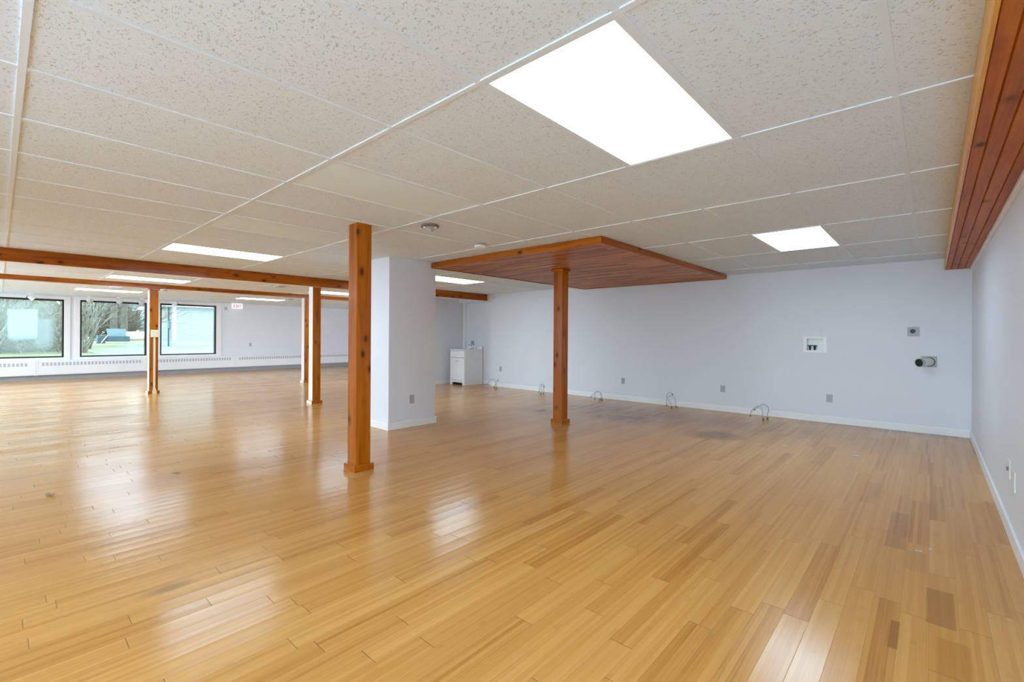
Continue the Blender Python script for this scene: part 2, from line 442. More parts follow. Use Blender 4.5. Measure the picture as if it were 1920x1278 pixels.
# front wall behind the camera, its unseen wide panes added for fill daylight
FILL_WIN = [(-16.9, -13.6, .3, 2.1), (-13.3, -10.6, .3, 2.1), (-9.9, -7.6, .3, 2.1), (-2.7, .15, .3, 2.1)]
struct('wall_front', wall_with_holes(1, YF - .15, YF, XL - .2, XR + .15, -.1, CEIL + .03, FILL_WIN), 'wall')
for k, (x0, x1, z0, z1) in enumerate(FILL_WIN):
    f = MB(); t_ = .05
    f.box(x0, x0 + t_, YF - .1, YF + .02, z0, z1); f.box(x1 - t_, x1, YF - .1, YF + .02, z0, z1)
    f.box(x0 + t_, x1 - t_, YF - .1, YF + .02, z0, z0 + t_); f.box(x0 + t_, x1 - t_, YF - .1, YF + .02, z1 - t_, z1)
    w = struct('window_%d' % (k + 5), f, 'casing')
    MB().box(x0 + t_, x1 - t_, YF - .06, YF - .055, z0 + t_, z1 - t_).build('pane', 'clearglass', w)

# baseboards
def bb(name, poly_runs):
    b = MB()
    for (x0, x1, y0, y1) in poly_runs: b.box(x0, x1, y0, y1, 0, .092, .003)
    return struct(name, b, 'trimwhite')
bb('baseboard_back', [(-7.93, XR - .014, YB - .014, YB), (-8.40, -7.93, YB + .216, YB + .23)])
bb('baseboard_right', [(XR - .014, XR, YF, YB - .014)])
bb('baseboard_partition', [(-9.12, -9.106, 6.0, YB + .165)])
struct('baseboard_left', MB().box(XL, XL + .03, YF, YREAR, 0, .125), 'greybase')
bb('baseboard_rear', [(XL + .15, -9.25, YREAR - .014, YREAR)])

# boxed column
CX0, CX1, CY0, CY1 = -5.90, -5.163, 3.362, 4.118
colm = struct('wall_column', MB().box(CX0, CX1, CY0, CY1, 0, CEIL + .012, .004), 'wall')
b = MB(); e = .014
b.box(CX0 - e, CX1 + e, CY0 - e, CY0, 0, .088, .003); b.box(CX1, CX1 + e, CY0, CY1 + e, 0, .088, .003)
b.box(CX0 - e, CX0, CY0, CY1 + e, 0, .088, .003); b.box(CX0, CX1, CY1, CY1 + e, 0, .088, .003)
b.build('baseboard', 'trimwhite', colm)

# white strip where the soffit meets the right wall
struct('trim_4', MB().box(.343, XR, YF, YB, 2.062, CEIL + .009, .003), 'trimwhite')

# ------------------------------------------------------------------ ceiling lights
def make_light(lit, name='ceiling_light'):
    r = thing(name, (0, 0, CEIL), None, 'ceiling light')
    hx, hy, w = T / 2 - .012, T - .012, .014
    f = MB()
    f.box(-hx, -hx + w, -hy, hy, .0008, .006); f.box(hx - w, hx, -hy, hy, .0008, .006)
    f.box(-hx + w, hx - w, -hy, -hy + w, .0008, .006); f.box(-hx + w, hx - w, hy - w, hy, .0008, .006)
    f.build('frame', 'tee', r)
    d = MB(); n = 8
    sag = 0.0 if lit else .013
    vs = [[d.bm.verts.new((-hx + w + (2 * hx - 2 * w) * i / n, -hy + w + (2 * hy - 2 * w) * j / n,
                           .0042 - sag * math.sin(PI * i / n) * math.sin(PI * j / n))) for j in range(n + 1)] for i in range(n + 1)]
    for i in range(n):
        for j in range(n): d.bm.faces.new((vs[i][j], vs[i][j + 1], vs[i + 1][j + 1], vs[i + 1][j]))
    d.build('diffuser', 'lit' if lit else 'unlit', r, True)
    return r
def cell(i, j): return (GX0 + (i + .5) * T, GY0 + (j + .5) * 2 * T, CEIL)
LIT = [(cell(-1, 2), 'large lit ceiling panel nearest the camera, a bright white rectangle'),
       (cell(-1, 5), 'lit ceiling panel near the back wall beside the wood lined soffit'),
       (cell(-10, 2), 'lit ceiling panel next to the near beam, in line with two dark panels'),
       (cell(-10, 5), 'lit ceiling panel seen just past the grey column above the beam end'),
       (cell(-17, 2), 'lit ceiling panel between the two long beams, seen under the near beam'),
       ((cell(-20, 2)[0], 1.76, CEIL), 'lit ceiling panel just beyond the far beam, half hidden by it'),
       ((cell(-23, 2)[0], 1.77, CEIL), 'lit ceiling panel above the middle window'),
       ((cell(-23, 5)[0], 5.11, CEIL), 'lit ceiling panel beside the red exit sign'),
       (cell(-17, 5), 'lit ceiling panel between the beams behind the front wooden post'),
       (cell(-1, -1), 'added unseen fill panel overhead behind the camera'),  # from here on, unseen front-row panels added as fill light
       (cell(-4, -1), 'added unseen fill panel by the front wall, between two others'),
       (cell(-7, -1), 'added unseen fill panel by the front wall, next to the near long beam panel'),
       (cell(-13, -1), 'added unseen fill panel by the front wall just behind the near long beam'),
       (cell(-20, -1), 'added unseen fill panel by the front wall just beyond the far thin beam'),
       (cell(-17, -1), 'added unseen fill panel by the front wall between the two long beams'),
       (cell(-23, -1), 'added unseen fill panel by the front corner near the fogged window'),
       (cell(-10, -1), 'added unseen fill panel over the front of the room near the long beam')]
proto = make_light(True)
for k, (loc, lab) in enumerate(LIT):
    o = proto if k == 0 else copy_tree(proto)
    o.location = loc; tag(o, lab, None, 'lit ceiling panels')
pu = make_light(False)
for k, (loc, lab) in enumerate([(cell(-4, 2), 'unlit white ceiling panel in front of the first post, nearer of the dark pair'),
                                (cell(-7, 2), 'unlit white ceiling panel beyond the first one, behind the front post')]):
    o = pu if k == 0 else copy_tree(pu)
    o.location = loc; tag(o, lab, None, 'unlit ceiling panels')

# ------------------------------------------------------------------ beams
b1 = thing('ceiling_beam', (-8.155, 0, 2.068), 'long knotty pine beam across the ceiling, nearer and deeper of the two', 'beam', 'pine ceiling beams')
MB().box(-.095, .095, YF, YB, 0, CEIL - 2.068 + .009, .006).build('timber', 'pine_y', b1)
MB().box(-.088, .088, YF, YB, -.004, .002).build('painted_underside', 'trimwhite', b1)['label'] = 'white painted underside'
b2 = thing('ceiling_beam', (-11.845, 0, 2.147), 'thin pine beam farther back, carried by the two far posts', 'beam', 'pine ceiling beams')
MB().box(-.095, .095, YF, YREAR, 0, CEIL - 2.145 + .009, .006).build('timber', 'pine_y', b2)

# ------------------------------------------------------------------ posts
def make_post(h, cap, painted=False):
    r = thing('wooden_post', (0, 0, 0), None, 'post', 'knotty pine posts')
    s = .0735
    MB().box(-s, s, -s, s, 0, h, .005).build('shaft', 'pine_z', r)
    q = .096
    b = MB()
    b.prism([(-q, 0), (q, 0), (q, .052), (q - .006, .06), (-q + .006, .06), (-q, .052)], 1, -q, q)
    b.build('base_block', 'pine_x', r)
    if painted:
        b = MB(); b.box(-s, s, -s - .002, -s + .001, .06, h - (.036 if cap else 0)); b.box(-q, q, -q - .002, -q + .001, 0, .055)
        b.build('painted_face', 'trimwhite', r)['label'] = 'white painted face'
    if cap: MB().box(-q, q, -q, q, h - .036, h, .004).build('cap_block', 'pine_x', r)
    return r
p1 = make_post(CEIL + .009, False); p1.location = (-3.886, 2.222, 0)
p1['label'] = 'tall knotty pine post nearest the camera, in front of the grey column'
p2 = make_post(2.165, True); p2.location = (-3.886, 5.33, 0)
p2['label'] = 'knotty pine post under the wood lined ceiling canopy'
p3 = make_post(2.066, False, True); p3.location = (-8.155, 3.79, 0)
p3['label'] = 'knotty pine post holding up the nearer long beam'
p4 = make_post(2.146, True, True); p4.location = (-11.84, 2.135, 0)
p4['label'] = 'pine post between the windows with a beige conduit running down it'
p5 = make_post(2.146, False, True); p5.location = (-11.845, 5.27, 0)
p5['label'] = 'pine post under the thin far beam, seen just beside another post'

# conduit and box on the far post
c = thing('surface_outlet', (-11.84 + .0735, 2.145, 0), 'beige surface outlet box with conduit running down a pine post', 'outlet')
MB().box(0, .045, -.062, .062, 1.15, 1.30, .006).build('outlet_box', 'beige', c)
MB().box(0, .022, -.017, .017, .09, 1.15, .004).build('conduit', 'beige', c)
b = MB(); b.prism([(-.034, .0), (.034, .0), (.034, .05), (.018, .11), (-.018, .11), (-.034, .05)], 0, .022, .047); b.build('conduit_foot', 'beige', c)

# ------------------------------------------------------------------ wood lined ceiling canopy
KX0, KX1, KY0, KY1 = -5.16, -2.45, 4.03, 7.86
cn = thing('ceiling_canopy', (KX0, KY0, 2.155), 'square wood lined canopy fixed under the ceiling around a post', 'ceiling panel')
W, D = KX1 - KX0, KY1 - KY0
MB().box(.02, W - .02, .02, D - .02, .010, CEIL - 2.155).build('plank_lining', 'canopy', cn)
for (x0, x1, y0, y1, mt) in [(0, W, 0, .02, 'pine_x'), (0, W, D - .02, D, 'pine_x'), (0, .02, .02, D - .02, 'pine_y'), (W - .02, W, .02, D - .02, 'pine_y')]:
    MB().box(x0, x1, y0, y1, 0, CEIL - 2.155, .003).build('fascia_board', mt, cn)

# ------------------------------------------------------------------ right soffit
sf = thing('wooden_soffit', (.115, YF, 2.087), 'wood lined soffit running along the top of the side wall', 'soffit')
L = YB - YF; SW = .343 - .115
MB().box(0, .014, 0, L, 0, CEIL - 2.087, .003).build('fascia_board', 'pine_pale', sf)['label'] = 'pale yellow pine fascia board'
edges = [.014, .062, .120, .182, SW]
for a, q in zip(edges, edges[1:]):
    b = MB(); g = .004
    b.prism([(a + g, 0), (q - g, 0), (q, .007), (q, .016), (a, .016), (a, .007)], 1, .0, L)
    b.build('soffit_board', 'soffit_board', sf)
MB().box(.014, SW, 0, L, .016, CEIL - 2.087).build('soffit_core', 'soffit_board', sf)

# ------------------------------------------------------------------ ceiling fittings
d = thing('smoke_detector', (-3.40, 2.64, CEIL), 'round grey ceiling detector with a pointed clear lens, right of the front post', 'smoke detector')
M['detector'] = simple('grey_brown_detector', (.20, .165, .16), .5)
MB().lathe([(.082, 0), (.082, -.014), (.070, -.020)], seg=28).build('base_ring', 'detector', d, True)
MB().lathe([(.060, -.018), (.046, -.034), (.016, -.056), (.002, -.060)], seg=20).build('lens', 'shade', d, True)
for a in range(3): MB().box(.052, .066, -.01, .01, -.032, -.018, .002, Matrix.Rotation(a * 2.1 + .4, 4, 'Z')).build('latch', 'white', d)
d = thing('smoke_detector', (-3.68, 3.545, CEIL), 'small white smoke alarm on the ceiling beside the wood canopy', 'smoke detector')
MB().lathe([(.066, 0), (.066, -.012)], seg=28).build('base_ring', 'greyplastic', d, True)
MB().lathe([(.062, -.016), (.062, -.036), (.05, -.044), (.01, -.046)], seg=28).build('alarm_body', 'white', d, True)
MB().lathe([(.0555, -.011), (.0555, -.017)], seg=28).build('vent_ring', 'slot', d, True)
for (x, y, lab, r_) in [(-13.1, 1.73, 'flat round ceiling fitting near the middle window light', .13), (-12.88, 2.52, 'small round white ceiling fitting beside the post with the conduit', .085),
                    (-13.3, 5.5, 'small round white ceiling fitting beyond the far beam near the two close posts', .085)]:
    d = thing('smoke_detector', (x, y, CEIL), lab, 'smoke detector')
    MB().lathe([(r_, 0), (r_, -.012), (r_ * .9, -.016)], seg=20).build('base_ring', 'white', d, True)
    MB().lathe([(r_ * .8, -.015), (r_ * .7, -.04), (r_ * .1, -.044)], seg=20).build('alarm_body', 'greyplastic', d, True)
d = thing('ceiling_vent', (-10.05, 3.95, CEIL), 'small grey ceiling vent between the two long beams', 'vent')
b = MB(); b.box(-.15, .15, -.10, .10, -.010, 0, .002); b.build('vent_frame', 'white', d)
b = MB()
for k in range(7): b.box(-.125 + k * .038, -.105 + k * .038, -.08, .08, -.016, -.008)
b.build('vent_louvre', 'slot', d)

# spotlights in front of the windows
def make_spot(kind):
    s = thing('ceiling_spotlight', (0, 0, CEIL), None, 'spotlight', 'spotlights by the windows')
    MB().lathe([(.055, 0), (.055, -.02), (.04, -.028)], seg=16).build('mount', 'white', s, True)
    if kind == 0:
        MB().lathe([(.012, -.02), (.012, -.07)], seg=8).build('stem', 'white', s, True)
        MB().lathe([(.02, -.055), (.058, -.075), (.075, -.12), (.062, -.165), (.03, -.185)], seg=20).build('lamp_shade', 'shade', s, True)
        MB().lathe([(.03, -.16), (.036, -.18), (.02, -.192)], seg=12).build('bulb', 'white', s, True)
    else:
        MB().tube([(0, 0, -.02), (0, 0, -.08)], .014, 8).build('stem', 'white', s, True)
        o = MB().tube([(0, -.05, -.075), (0, .05, -.155)], [.042, .058], 16).build('lamp_head', 'white', s, True)
        MB().tube([(.0, -.075, -.125), (.0, -.05, -.07)], .018, 8).build('yoke', 'black', s, True)
    return s
sp0 = make_spot(0); sp1 = make_spot(1)
first = {0: True, 1: True}
for (x, y, k, rz, lab) in [(-16.9, .565, 1, 0, 'white spotlight head in front of the fogged window'),
                       (-16.75, 1.655, 0, 0, 'glass shaded spotlight over the middle window, first from the fogged window'),
                       (-16.75, 2.265, 0, 0, 'glass shaded spotlight over the centre of the middle window'),
                       (-16.75, 2.755, 0, 0, 'glass shaded spotlight over the middle window, close to the pine post'),
                       (-16.9, 3.58, 1, PI, 'white spotlight head in front of the window facing the sided building')]:
    pr = (sp0, sp1)[k]
    o = pr if first[k] else copy_tree(pr); first[k] = False
    o.location = (x, y, CEIL); o.rotation_euler = (0, 0, rz); o['label'] = lab

# exit sign
ex = thing('exit_sign', (-17.02, 5.30, 2.055), 'white exit sign with red letters below the ceiling', 'sign')
MB().box(-.03, .03, -.155, .155, 0, .17, .006).build('sign_body', 'exit_face', ex)
MB().box(-.02, .02, -.05, .05, .17, CEIL - 2.05).build('mount', 'white', ex)
b = MB(); xs, h, w, s_ = .031, .10, .05, .014
def stroke(y0, z0, y1, z1, t=s_):
    dv = Vector((y1 - y0, z1 - z0)).normalized(); nrm = Vector((-dv.y, dv.x)) * t / 2
    P = [(y0 + nrm.x, z0 + nrm.y), (y1 + nrm.x, z1 + nrm.y), (y1 - nrm.x, z1 - nrm.y), (y0 - nrm.x, z0 - nrm.y)]
    b.prism(P, 0, xs - .003, xs + .002)
zb = .035
y = -.115
stroke(y, zb, y, zb + h); [stroke(y, zb + q, y + w, zb + q) for q in (.007, h / 2, h - .007)]
y = -.045; stroke(y, zb, y + w, zb + h); stroke(y, zb + h, y + w, zb)
y = .032; stroke(y, zb, y, zb + h)
y = .060; stroke(y, zb + h - .007, y + .056, zb + h - .007); stroke(y + .028, zb, y + .028, zb + h)
b.build('lettering', 'exit_red', ex)['label'] = 'red letters reading EXIT'

# ------------------------------------------------------------------ baseboard heater under the windows
HB = [-1.62, .672, 2.938, 5.29, 7.62, 9.95]
HLAB = ['white baseboard heater section under the fogged window, closest to the front', 'white baseboard heater section under the middle window',
        'white baseboard heater section under the window facing the sided building', 'white baseboard heater section below the exit sign wall',
        'white baseboard heater section seen past the front post']
for k, (y0, y1) in enumerate(zip(HB, HB[1:])):
    h = thing('baseboard_heater', (XL + .03, y0, .125), HLAB[k], 'heater', 'baseboard heater sections')
    n = y1 - y0 - .004; zt = .50 - .125
    MB().prism([(0, 0), (.075, .0), (.082, .02), (.082, zt - .17), (.082, zt - .035), (.05, zt), (0, zt)], 1, 0.03, n - .03).build('heater_cover', 'heater', h)
    for q in (0, n - .03):
        MB().box(0, .086, q, q + .03, -.004, zt + .003, .003).build('end_cap', 'heater', h)
    b = MB(); ns = int((n - .2) / .0735)
    for i in range(ns):
        yy = .1 + i * .0735
        b.box(.078, .0845, yy, yy + .046, zt - .135, zt - .05)
    b.build('grille_slots', 'slot', h)['label'] = 'row of grey vent slots'

# ------------------------------------------------------------------ utility sink cabinet
SX0, SX1, SY0, SY1 = -8.965, -8.435, 7.62, 8.235
sk = thing('sink_cabinet', (SX0, SY0, 0), 'white laundry sink cabinet standing in the back alcove', 'cabinet')
w, dp, ht = SX1 - SX0, SY1 - SY0, .875
b = MB()
b.box(0, .016, .018, dp, 0, ht - .03); b.box(w - .016, w, .018, dp, 0, ht - .03); b.box(.016, w - .016, dp - .02, dp, .1, ht - .03)
b.box(.016, w - .016, .03, dp - .02, .09, .1)
b.build('carcass', 'white', sk)
b = MB()
b.prism([(0, 0), (.075, 0), (.075, .062), (w - .075, .062), (w - .075, 0), (w, 0), (w, .11), (0, .11)], 1, 0, .018)
b.build('plinth', 'white', sk)
MB().box(.075, w - .075, .05, .06, 0, .09).build('toe_shadow_board', 'toeshade', sk)['label'] = 'dark board painting in the toe space shade'  # near-black board paints in the shade under the cabinet
dr = MB().box(.006, w - .006, -.004, .018, .115, .665, .004).build('door', 'white', sk)
b = MB(); b.tube([(w / 2 - .04, -.004, .585), (w / 2 - .035, -.026, .585), (w / 2 + .035, -.026, .585), (w / 2 + .04, -.004, .585)], .005, 8); b.build('handle', 'steel', dr, True)
MB().box(.006, w - .006, -.004, .018, .675, .835, .004).build('false_drawer', 'white', sk)
b = MB()
b.box(-.008, w + .008, -.014, .10, ht - .03, ht, .005); b.box(-.008, w + .008, dp - .16, dp, ht - .03, ht, .005)
b.box(-.008, .06, .10, dp - .16, ht - .03, ht); b.box(w - .06, w + .008, .10, dp - .16, ht - .03, ht)
b.box(.06, w - .06, .10, dp - .16, ht - .25, ht - .24); b.box(.055, .06, .10, dp - .16, ht - .25, ht - .01); b.box(w - .06, w - .055, .10, dp - .16, ht - .25, ht - .01)
b.build('sink_top', 'white', sk)
MB().box(-.008, w + .008, dp - .02, dp, ht, ht + .075, .005).build('backsplash', 'white', sk)
fc = MB().box(w / 2 - .09, w / 2 + .09, dp - .12, dp - .06, ht, ht + .03, .01).build('faucet', 'chrome', sk)
MB().tube(smooth_curve([(w / 2, dp - .09, ht + .02), (w / 2, dp - .09, ht + .09), (w / 2 - .01, dp - .15, ht + .13), (w / 2 - .02, dp - .24, ht + .10)]), .013, 10).build('spout', 'chrome', fc, True)
for q in (-.075, .075):
    MB().lathe([(.024, ht + .03), (.02, ht + .05), (.03, ht + .06), (.026, ht + .085)], c=(w / 2 + q, dp - .09, 0), seg=10).build('tap_knob', 'chrome', fc, True)

# ------------------------------------------------------------------ wall plates
def outlet(loc, face, label, mat='plastic', gang=1, kind='duplex', name='wall_outlet', cat='outlet', sz=(.074, .118)):
    """plate facing: '-y' back wall, '+x' column / left wall, '-x' right wall"""
    rz = {'-y': 0, '+x': PI / 2, '-x': -PI / 2}[face]
    o = thing(name, loc, label, cat, None, rz)
    w = sz[0] / 2 * (1 if gang == 1 else 1.62); h = sz[1] / 2
    MB().box(-w, w, -.006, 0, -h, h, .0025).build('cover_plate', mat, o)
    if kind == 'duplex':
        for g in range(gang):
            gx = (g - (gang - 1) / 2) * .046
            for q in (-.021, .021):
                f = MB().lathe([(.0165, -.0075), (.0165, -.004)], c=(gx, 0, q), axis=1, seg=16).build('receptacle', 'greyplastic' if gang == 1 else 'socket', o, True)
                MB().box(gx - .007, gx - .0045, -.0082, -.006, q - .004, q + .005).box(gx + .0045, gx + .007, -.0082, -.006, q - .004, q + .005).build('slots', 'socket', f)
    elif kind == 'switch':
        MB().box(-.006, .006, -.016, -.004, -.012, .012, .002).build('toggle', 'socket', o)
    elif kind == 'blank':
        for q in (-.042, .042):
            MB().lathe([(.0035, -.0072), (.0035, -.005)], c=(0, 0, q), axis=1, seg=8).build('screw', 'steel', o)
    return o
outlet((-2.549, YB, .37), '-y', 'grey blank wall plate low on the back wall between the two largest hose loops', 'greyplastic', 1, 'blank', 'wall_plate', 'wall plate', (.078, .108))
outlet((-1.083, YB, .352), '-y', 'grey blank wall plate low on the back wall beneath the white washer box', 'greyplastic', 1, 'blank', 'wall_plate', 'wall plate', (.076, .112))
outlet((-4.372, YB, .372), '-y', 'grey outlet low on the back wall above the looped hoses right of the canopy post', 'greyplastic')
outlet((-7.60, YB, .43), '-y', 'small outlet on the back wall above the hoses near the sink cabinet', 'greyplastic')
outlet((CX1, 3.722, .37), '+x', 'outlet low on the grey boxed column', 'greyplastic')
outlet((XR, 4.27, .41), '-x', 'switch plate low on the side wall, farther of the two', 'plastic', 1, 'switch', 'wall_switch', 'switch')
outlet((XR, 4.03, .385), '-x', 'blank plate low on the side wall beside the switch plate', 'plastic', 1, 'blank', 'wall_plate', 'wall plate', (.075, .12))
outlet((XL, 5.02, 2.055), '+x', 'small grey box high on the wall between the window casing and exit sign', 'greyplastic', 1, 'none', 'wall_box', 'wall box', (.075, .10))
outlet((XL, 5.766, .86), '+x', 'outlet on the window wall below the exit sign', 'greyplastic')
outlet((-8.82, YB + .23, 1.025), '-y', 'double grey outlet on the alcove wall above the sink cabinet', 'greyplastic', 2)
jb = thing('junction_box', (-7.885, YB, 2.10), 'small wall coloured box high in the corner by the beam end', 'box')
MB().box(-.035, .035, -.03, 0, 0, .10, .003).build('box_body', 'wall', jb)

# washer supply box
wb = thing('washer_box', (-1.265, YB, 1.122), 'white recessed washer supply box with two black valves on the back wall', 'washer box')
fw, fh, ow, oh = .148, .118, .103, .088
b = MB(); q = .008
b.box(-fw, -ow, -q, 0, -fh, fh, .002); b.box(ow, fw, -q, 0, -fh, fh, .002); b.box(-ow, ow, -q, 0, oh, fh, .002); b.box(-ow, ow, -q, 0, -fh, -oh, .002)
b.build('frame', 'white', wb)
b = MB(); dpt = .085
b.box(-ow, ow, dpt - .004, dpt, -oh, oh); b.box(-ow, -ow + .003, 0, dpt, -oh, oh); b.box(ow - .003, ow, 0, dpt, -oh, oh)
b.box(-ow, ow, 0, dpt, oh - .003, oh); b.box(-ow, ow, 0, dpt, -oh, -oh + .003)
b.build('recess_tray', 'white', wb)
for x in (-.066, -.008):
    v = MB().lathe([(.011, -oh), (.011, -oh + .028), (.016, -oh + .034), (.016, -oh + .058), (.009, -oh + .064)], c=(x, .03, 0), seg=12).build('valve', 'black', wb, True)
    MB().box(x - .028, x + .030, .018, .038, -oh + .062, -oh + .078, .003).build('valve_handle', 'black', v)

# dryer outlet
dk = thing('dryer_outlet', (-.176, YB, 1.311), 'square metal dryer outlet with a round black socket high on the back wall', 'outlet')
MB().box(-.058, .058, -.02, 0, -.058, .058, .004).build('cover_plate', 'greyplastic', dk)
MB().lathe([(.028, -.026), (.028, -.019)], c=(-.005, 0, .003), axis=1, seg=20).build('socket', 'black', dk, True)

# dryer vent duct
dv = thing('dryer_vent', (-.022, YB, .926), 'foil dryer vent duct sticking out of the back wall', 'vent duct')
MB().box(-.077, .077, -.006, 0, -.070, .070, .002).build('wall_plate', 'greyplastic', dv)
MB().lathe([(.060, -.012), (.060, -.005)], c=(.0, 0, -.005), axis=1, seg=24).build('collar', 'black', dv, True)
pts = smooth_curve([(0, -.008, -.005), (-.01, -.07, -.004), (-.04, -.14, -.006), (-.09, -.20, -.012)], 10)
rs = [.050 + .0022 * (k % 2) for k in range(len(pts))]
MB().tube(pts, rs, 20, caps=False).build('duct', 'foil', dv, True)
endp, dirp = pts[-1], (pts[-1] - pts[-3]).normalized()
MB().tube([endp - dirp * .012, endp + dirp * .004], .0475, 20).build('duct_mouth', 'black', dv, True)
MB().tube([endp - dirp * .03, endp + dirp * .006], .0515, 20, caps=False).build('mouth_ring', 'steel', dv, True)

# ------------------------------------------------------------------ braided supply hoses by the back wall
HOSE = {
'1a':(7.83,[(-7.618,0),(-7.601,.081),(-7.605,.130),(-7.637,.172),(-7.698,.189),(-7.778,.156),(-7.831,.108),(-7.863,.070)],'arched braided hose nearest the sink cabinet, bending towards it'),
'1b':(7.74,[(-7.461,0),(-7.457,.073),(-7.445,.136),(-7.425,.184)],'short upright braided hose near the sink cabinet'),
'2a':(7.60,[(-6.043,0),(-6.039,.070),(-6.061,.124),(-6.056,.163),(-6.033,.198),(-5.999,.218),(-5.967,.209),(-5.962,.171)],'braided hose just left of the canopy post, looping away from the sink cabinet'),
'2b':(7.72,[(-6.064,0),(-6.049,.081),(-6.037,.144),(-6.044,.185),(-6.075,.205),(-6.118,.188),(-6.154,.129),(-6.168,.071),(-6.192,.035)],'braided hose just left of the canopy post, looping towards the sink cabinet'),
'3a':(7.72,[(-4.695,0),(-4.674,.059),(-4.690,.110),(-4.728,.144),(-4.779,.148),(-4.838,.125),(-4.872,.087),(-4.892,.050)],'lower longer braided hose arch just right of the canopy post'),
'3b':(7.70,[(-4.636,0),(-4.634,.059),(-4.639,.124),(-4.667,.170),(-4.710,.180),(-4.760,.157),(-4.786,.106),(-4.801,.013)],'taller narrow braided hose arch just right of the canopy post'),
'4a':(7.73,[(-3.295,0),(-3.302,.054),(-3.338,.105),(-3.381,.147),(-3.398,.191),(-3.386,.231),(-3.353,.259),(-3.317,.265),(-3.285,.245)],'tall S shaped braided hose, its free end held up in the air'),
'4b':(7.84,[(-3.261,0),(-3.264,.064),(-3.271,.146),(-3.300,.190),(-3.343,.201),(-3.386,.182),(-3.419,.137),(-3.428,.085),(-3.430,.029)],'round braided hose arch crossing the tall S shaped hose'),
'5a':(7.55,[(-1.830,0),(-1.836,.054),(-1.845,.116),(-1.863,.173),(-1.892,.201),(-1.928,.195),(-1.968,.159),(-1.995,.111),(-2.005,.058)],'lower braided hose arch of the pair nearest the washer box'),
'5b':(7.69,[(-1.810,0),(-1.806,.068),(-1.788,.134),(-1.786,.169),(-1.808,.207),(-1.851,.223),(-1.891,.208),(-1.938,.169),(-1.979,.131)],'taller braided hose arch of the pair nearest the washer box')}
for key, (yy, pts, lab) in HOSE.items():
    x0 = pts[0][0]
    h = thing('supply_hose', (x0, yy, 0), lab, 'hose', 'braided supply hoses along the back wall')
    n = len(pts)
    P = smooth_curve([(x - x0, .03 * math.sin(PI * i / (n - 1)) * (1 if key[1] == 'a' else -1), z) for i, (x, z) in enumerate(pts)], 6)
    MB().tube(P, .0068, 8).build('hose', 'braid', h, True)
    MB().lathe([(.020, 0), (.020, .006), (.012, .010), (.012, .034), (.009, .038)], seg=12).build('shutoff_valve', 'brass', h, True)
    dd = (P[-1] - P[-4]).normalized()
    MB().tube([P[-1] - dd * .004, P[-1] + dd * .02], .0105, 8).build('end_nut', 'brass', h, True)

# ------------------------------------------------------------------ scraps on the floor
def scrap(x, y, s, mat, name, label, cat, curl=.25, rz=0.0):
    b = MB(); n = 5; rnd = random.Random(int(abs(x * 100)))
    top = []
    for i in range(n + 1):
        u = i / n - .5; wd = (.5 - abs(u) * .5) * (.75 + .4 * rnd.random())
        row = [b.bm.verts.new((u * s, v * wd * s * .7, curl * s * (u * u * 1.6 + (.12 if v > 0 else 0)) + .0025)) for v in (-1, 0, 1)]
        top.append(row)
    for a, c_ in zip(top, top[1:]):
        for k in range(2): b.bm.faces.new((a[k], a[k + 1], c_[k + 1], c_[k]))
    r = bmesh.ops.solidify(b.bm, geom=list(b.bm.faces), thickness=.002)
    o = b.build(name, mat, None, True); o.location = (x, y, .001); o.rotation_euler = (0, 0, rz)
    return tag(o, label, cat)
M['chip'] = simple('pale_wood_chip', (.70, .56, .34), .7)
M['paper'] = simple('white_paper', (.88, .87, .84), .7)
scrap(-4.931, .273, .07, 'chip', 'wood_chip', 'pale curled chip lying on the floor nearest the windows', 'debris', .5, .7)
scrap(-4.93, 1.06, .06, 'chip', 'wood_chip', 'thin pale splinter on the floor between the windows and front post', 'debris', .2, 1.2)
scrap(-1.22, 5.95, .05, 'paper', 'paper_scrap', 'white scrap on the floor out from the second hose pair', 'debris', .15, .4)
scrap(-.58, 5.96, .075, 'paper', 'paper_scrap', 'white scrap on the floor nearest the back corner', 'debris', .15, .9)
scrap(-.05, 3.555, .028, 'paper', 'paper_scrap', 'tiny white scrap on the floor by the dark plank, larger of two', 'debris', .2, .2)
scrap(-.0, 3.63, .018, 'paper', 'paper_scrap', 'tiniest white fleck on the floor by the dark plank', 'debris', .2, 1.4)

# ------------------------------------------------------------------ outside
GZ = .5
struct('ground_lawn', MB().box(-90, XL - .2, -45, 60, GZ - .3, GZ), 'lawn')
b = MB()
for poly in ([(-24.2, 2.35), (-30.2, 4.25), (-36, 5.2), (-37, 30), (-17.6, 30), (-17.6, 2.3)],):
    b.prism([(x, y) for x, y in poly], 2, GZ - .02, GZ + .012)
struct('ground_driveway', b, 'drive')
M['bounce_ground'] = m_ground('pale_bounce_ground', (.66, .69, .72), (.78, .81, .84), .4)
struct('ground_bounce', MB().box(-40, 20, -45, YF - .3, -.3, -.02), 'bounce_ground')  # unseen ground, kept pale to bounce daylight up to the ceiling
b = MB(); nx, ny = 10, 44
g = []
for i in range(nx):
    row = []
    for j in range(ny):
        x, y = -25.0 - 1.5 * i, -15 + .42 * j
        edge = min(1, max(0, (.098 * -x - y) / 1.6))
        row.append(b.bm.verts.new((x, y, GZ - .05 + 3.0 * (1 - math.exp(-i * .4)) * edge + random.uniform(-.15, .15) * min(1, i) * edge)))
    g.append(row)
for i in range(nx - 1):
    for j in range(ny - 1): b.bm.faces.new((g[i][j], g[i + 1][j], g[i + 1][j + 1], g[i][j + 1]))
o = b.build('ground_bank', 'bank'); o['kind'] = 'structure'

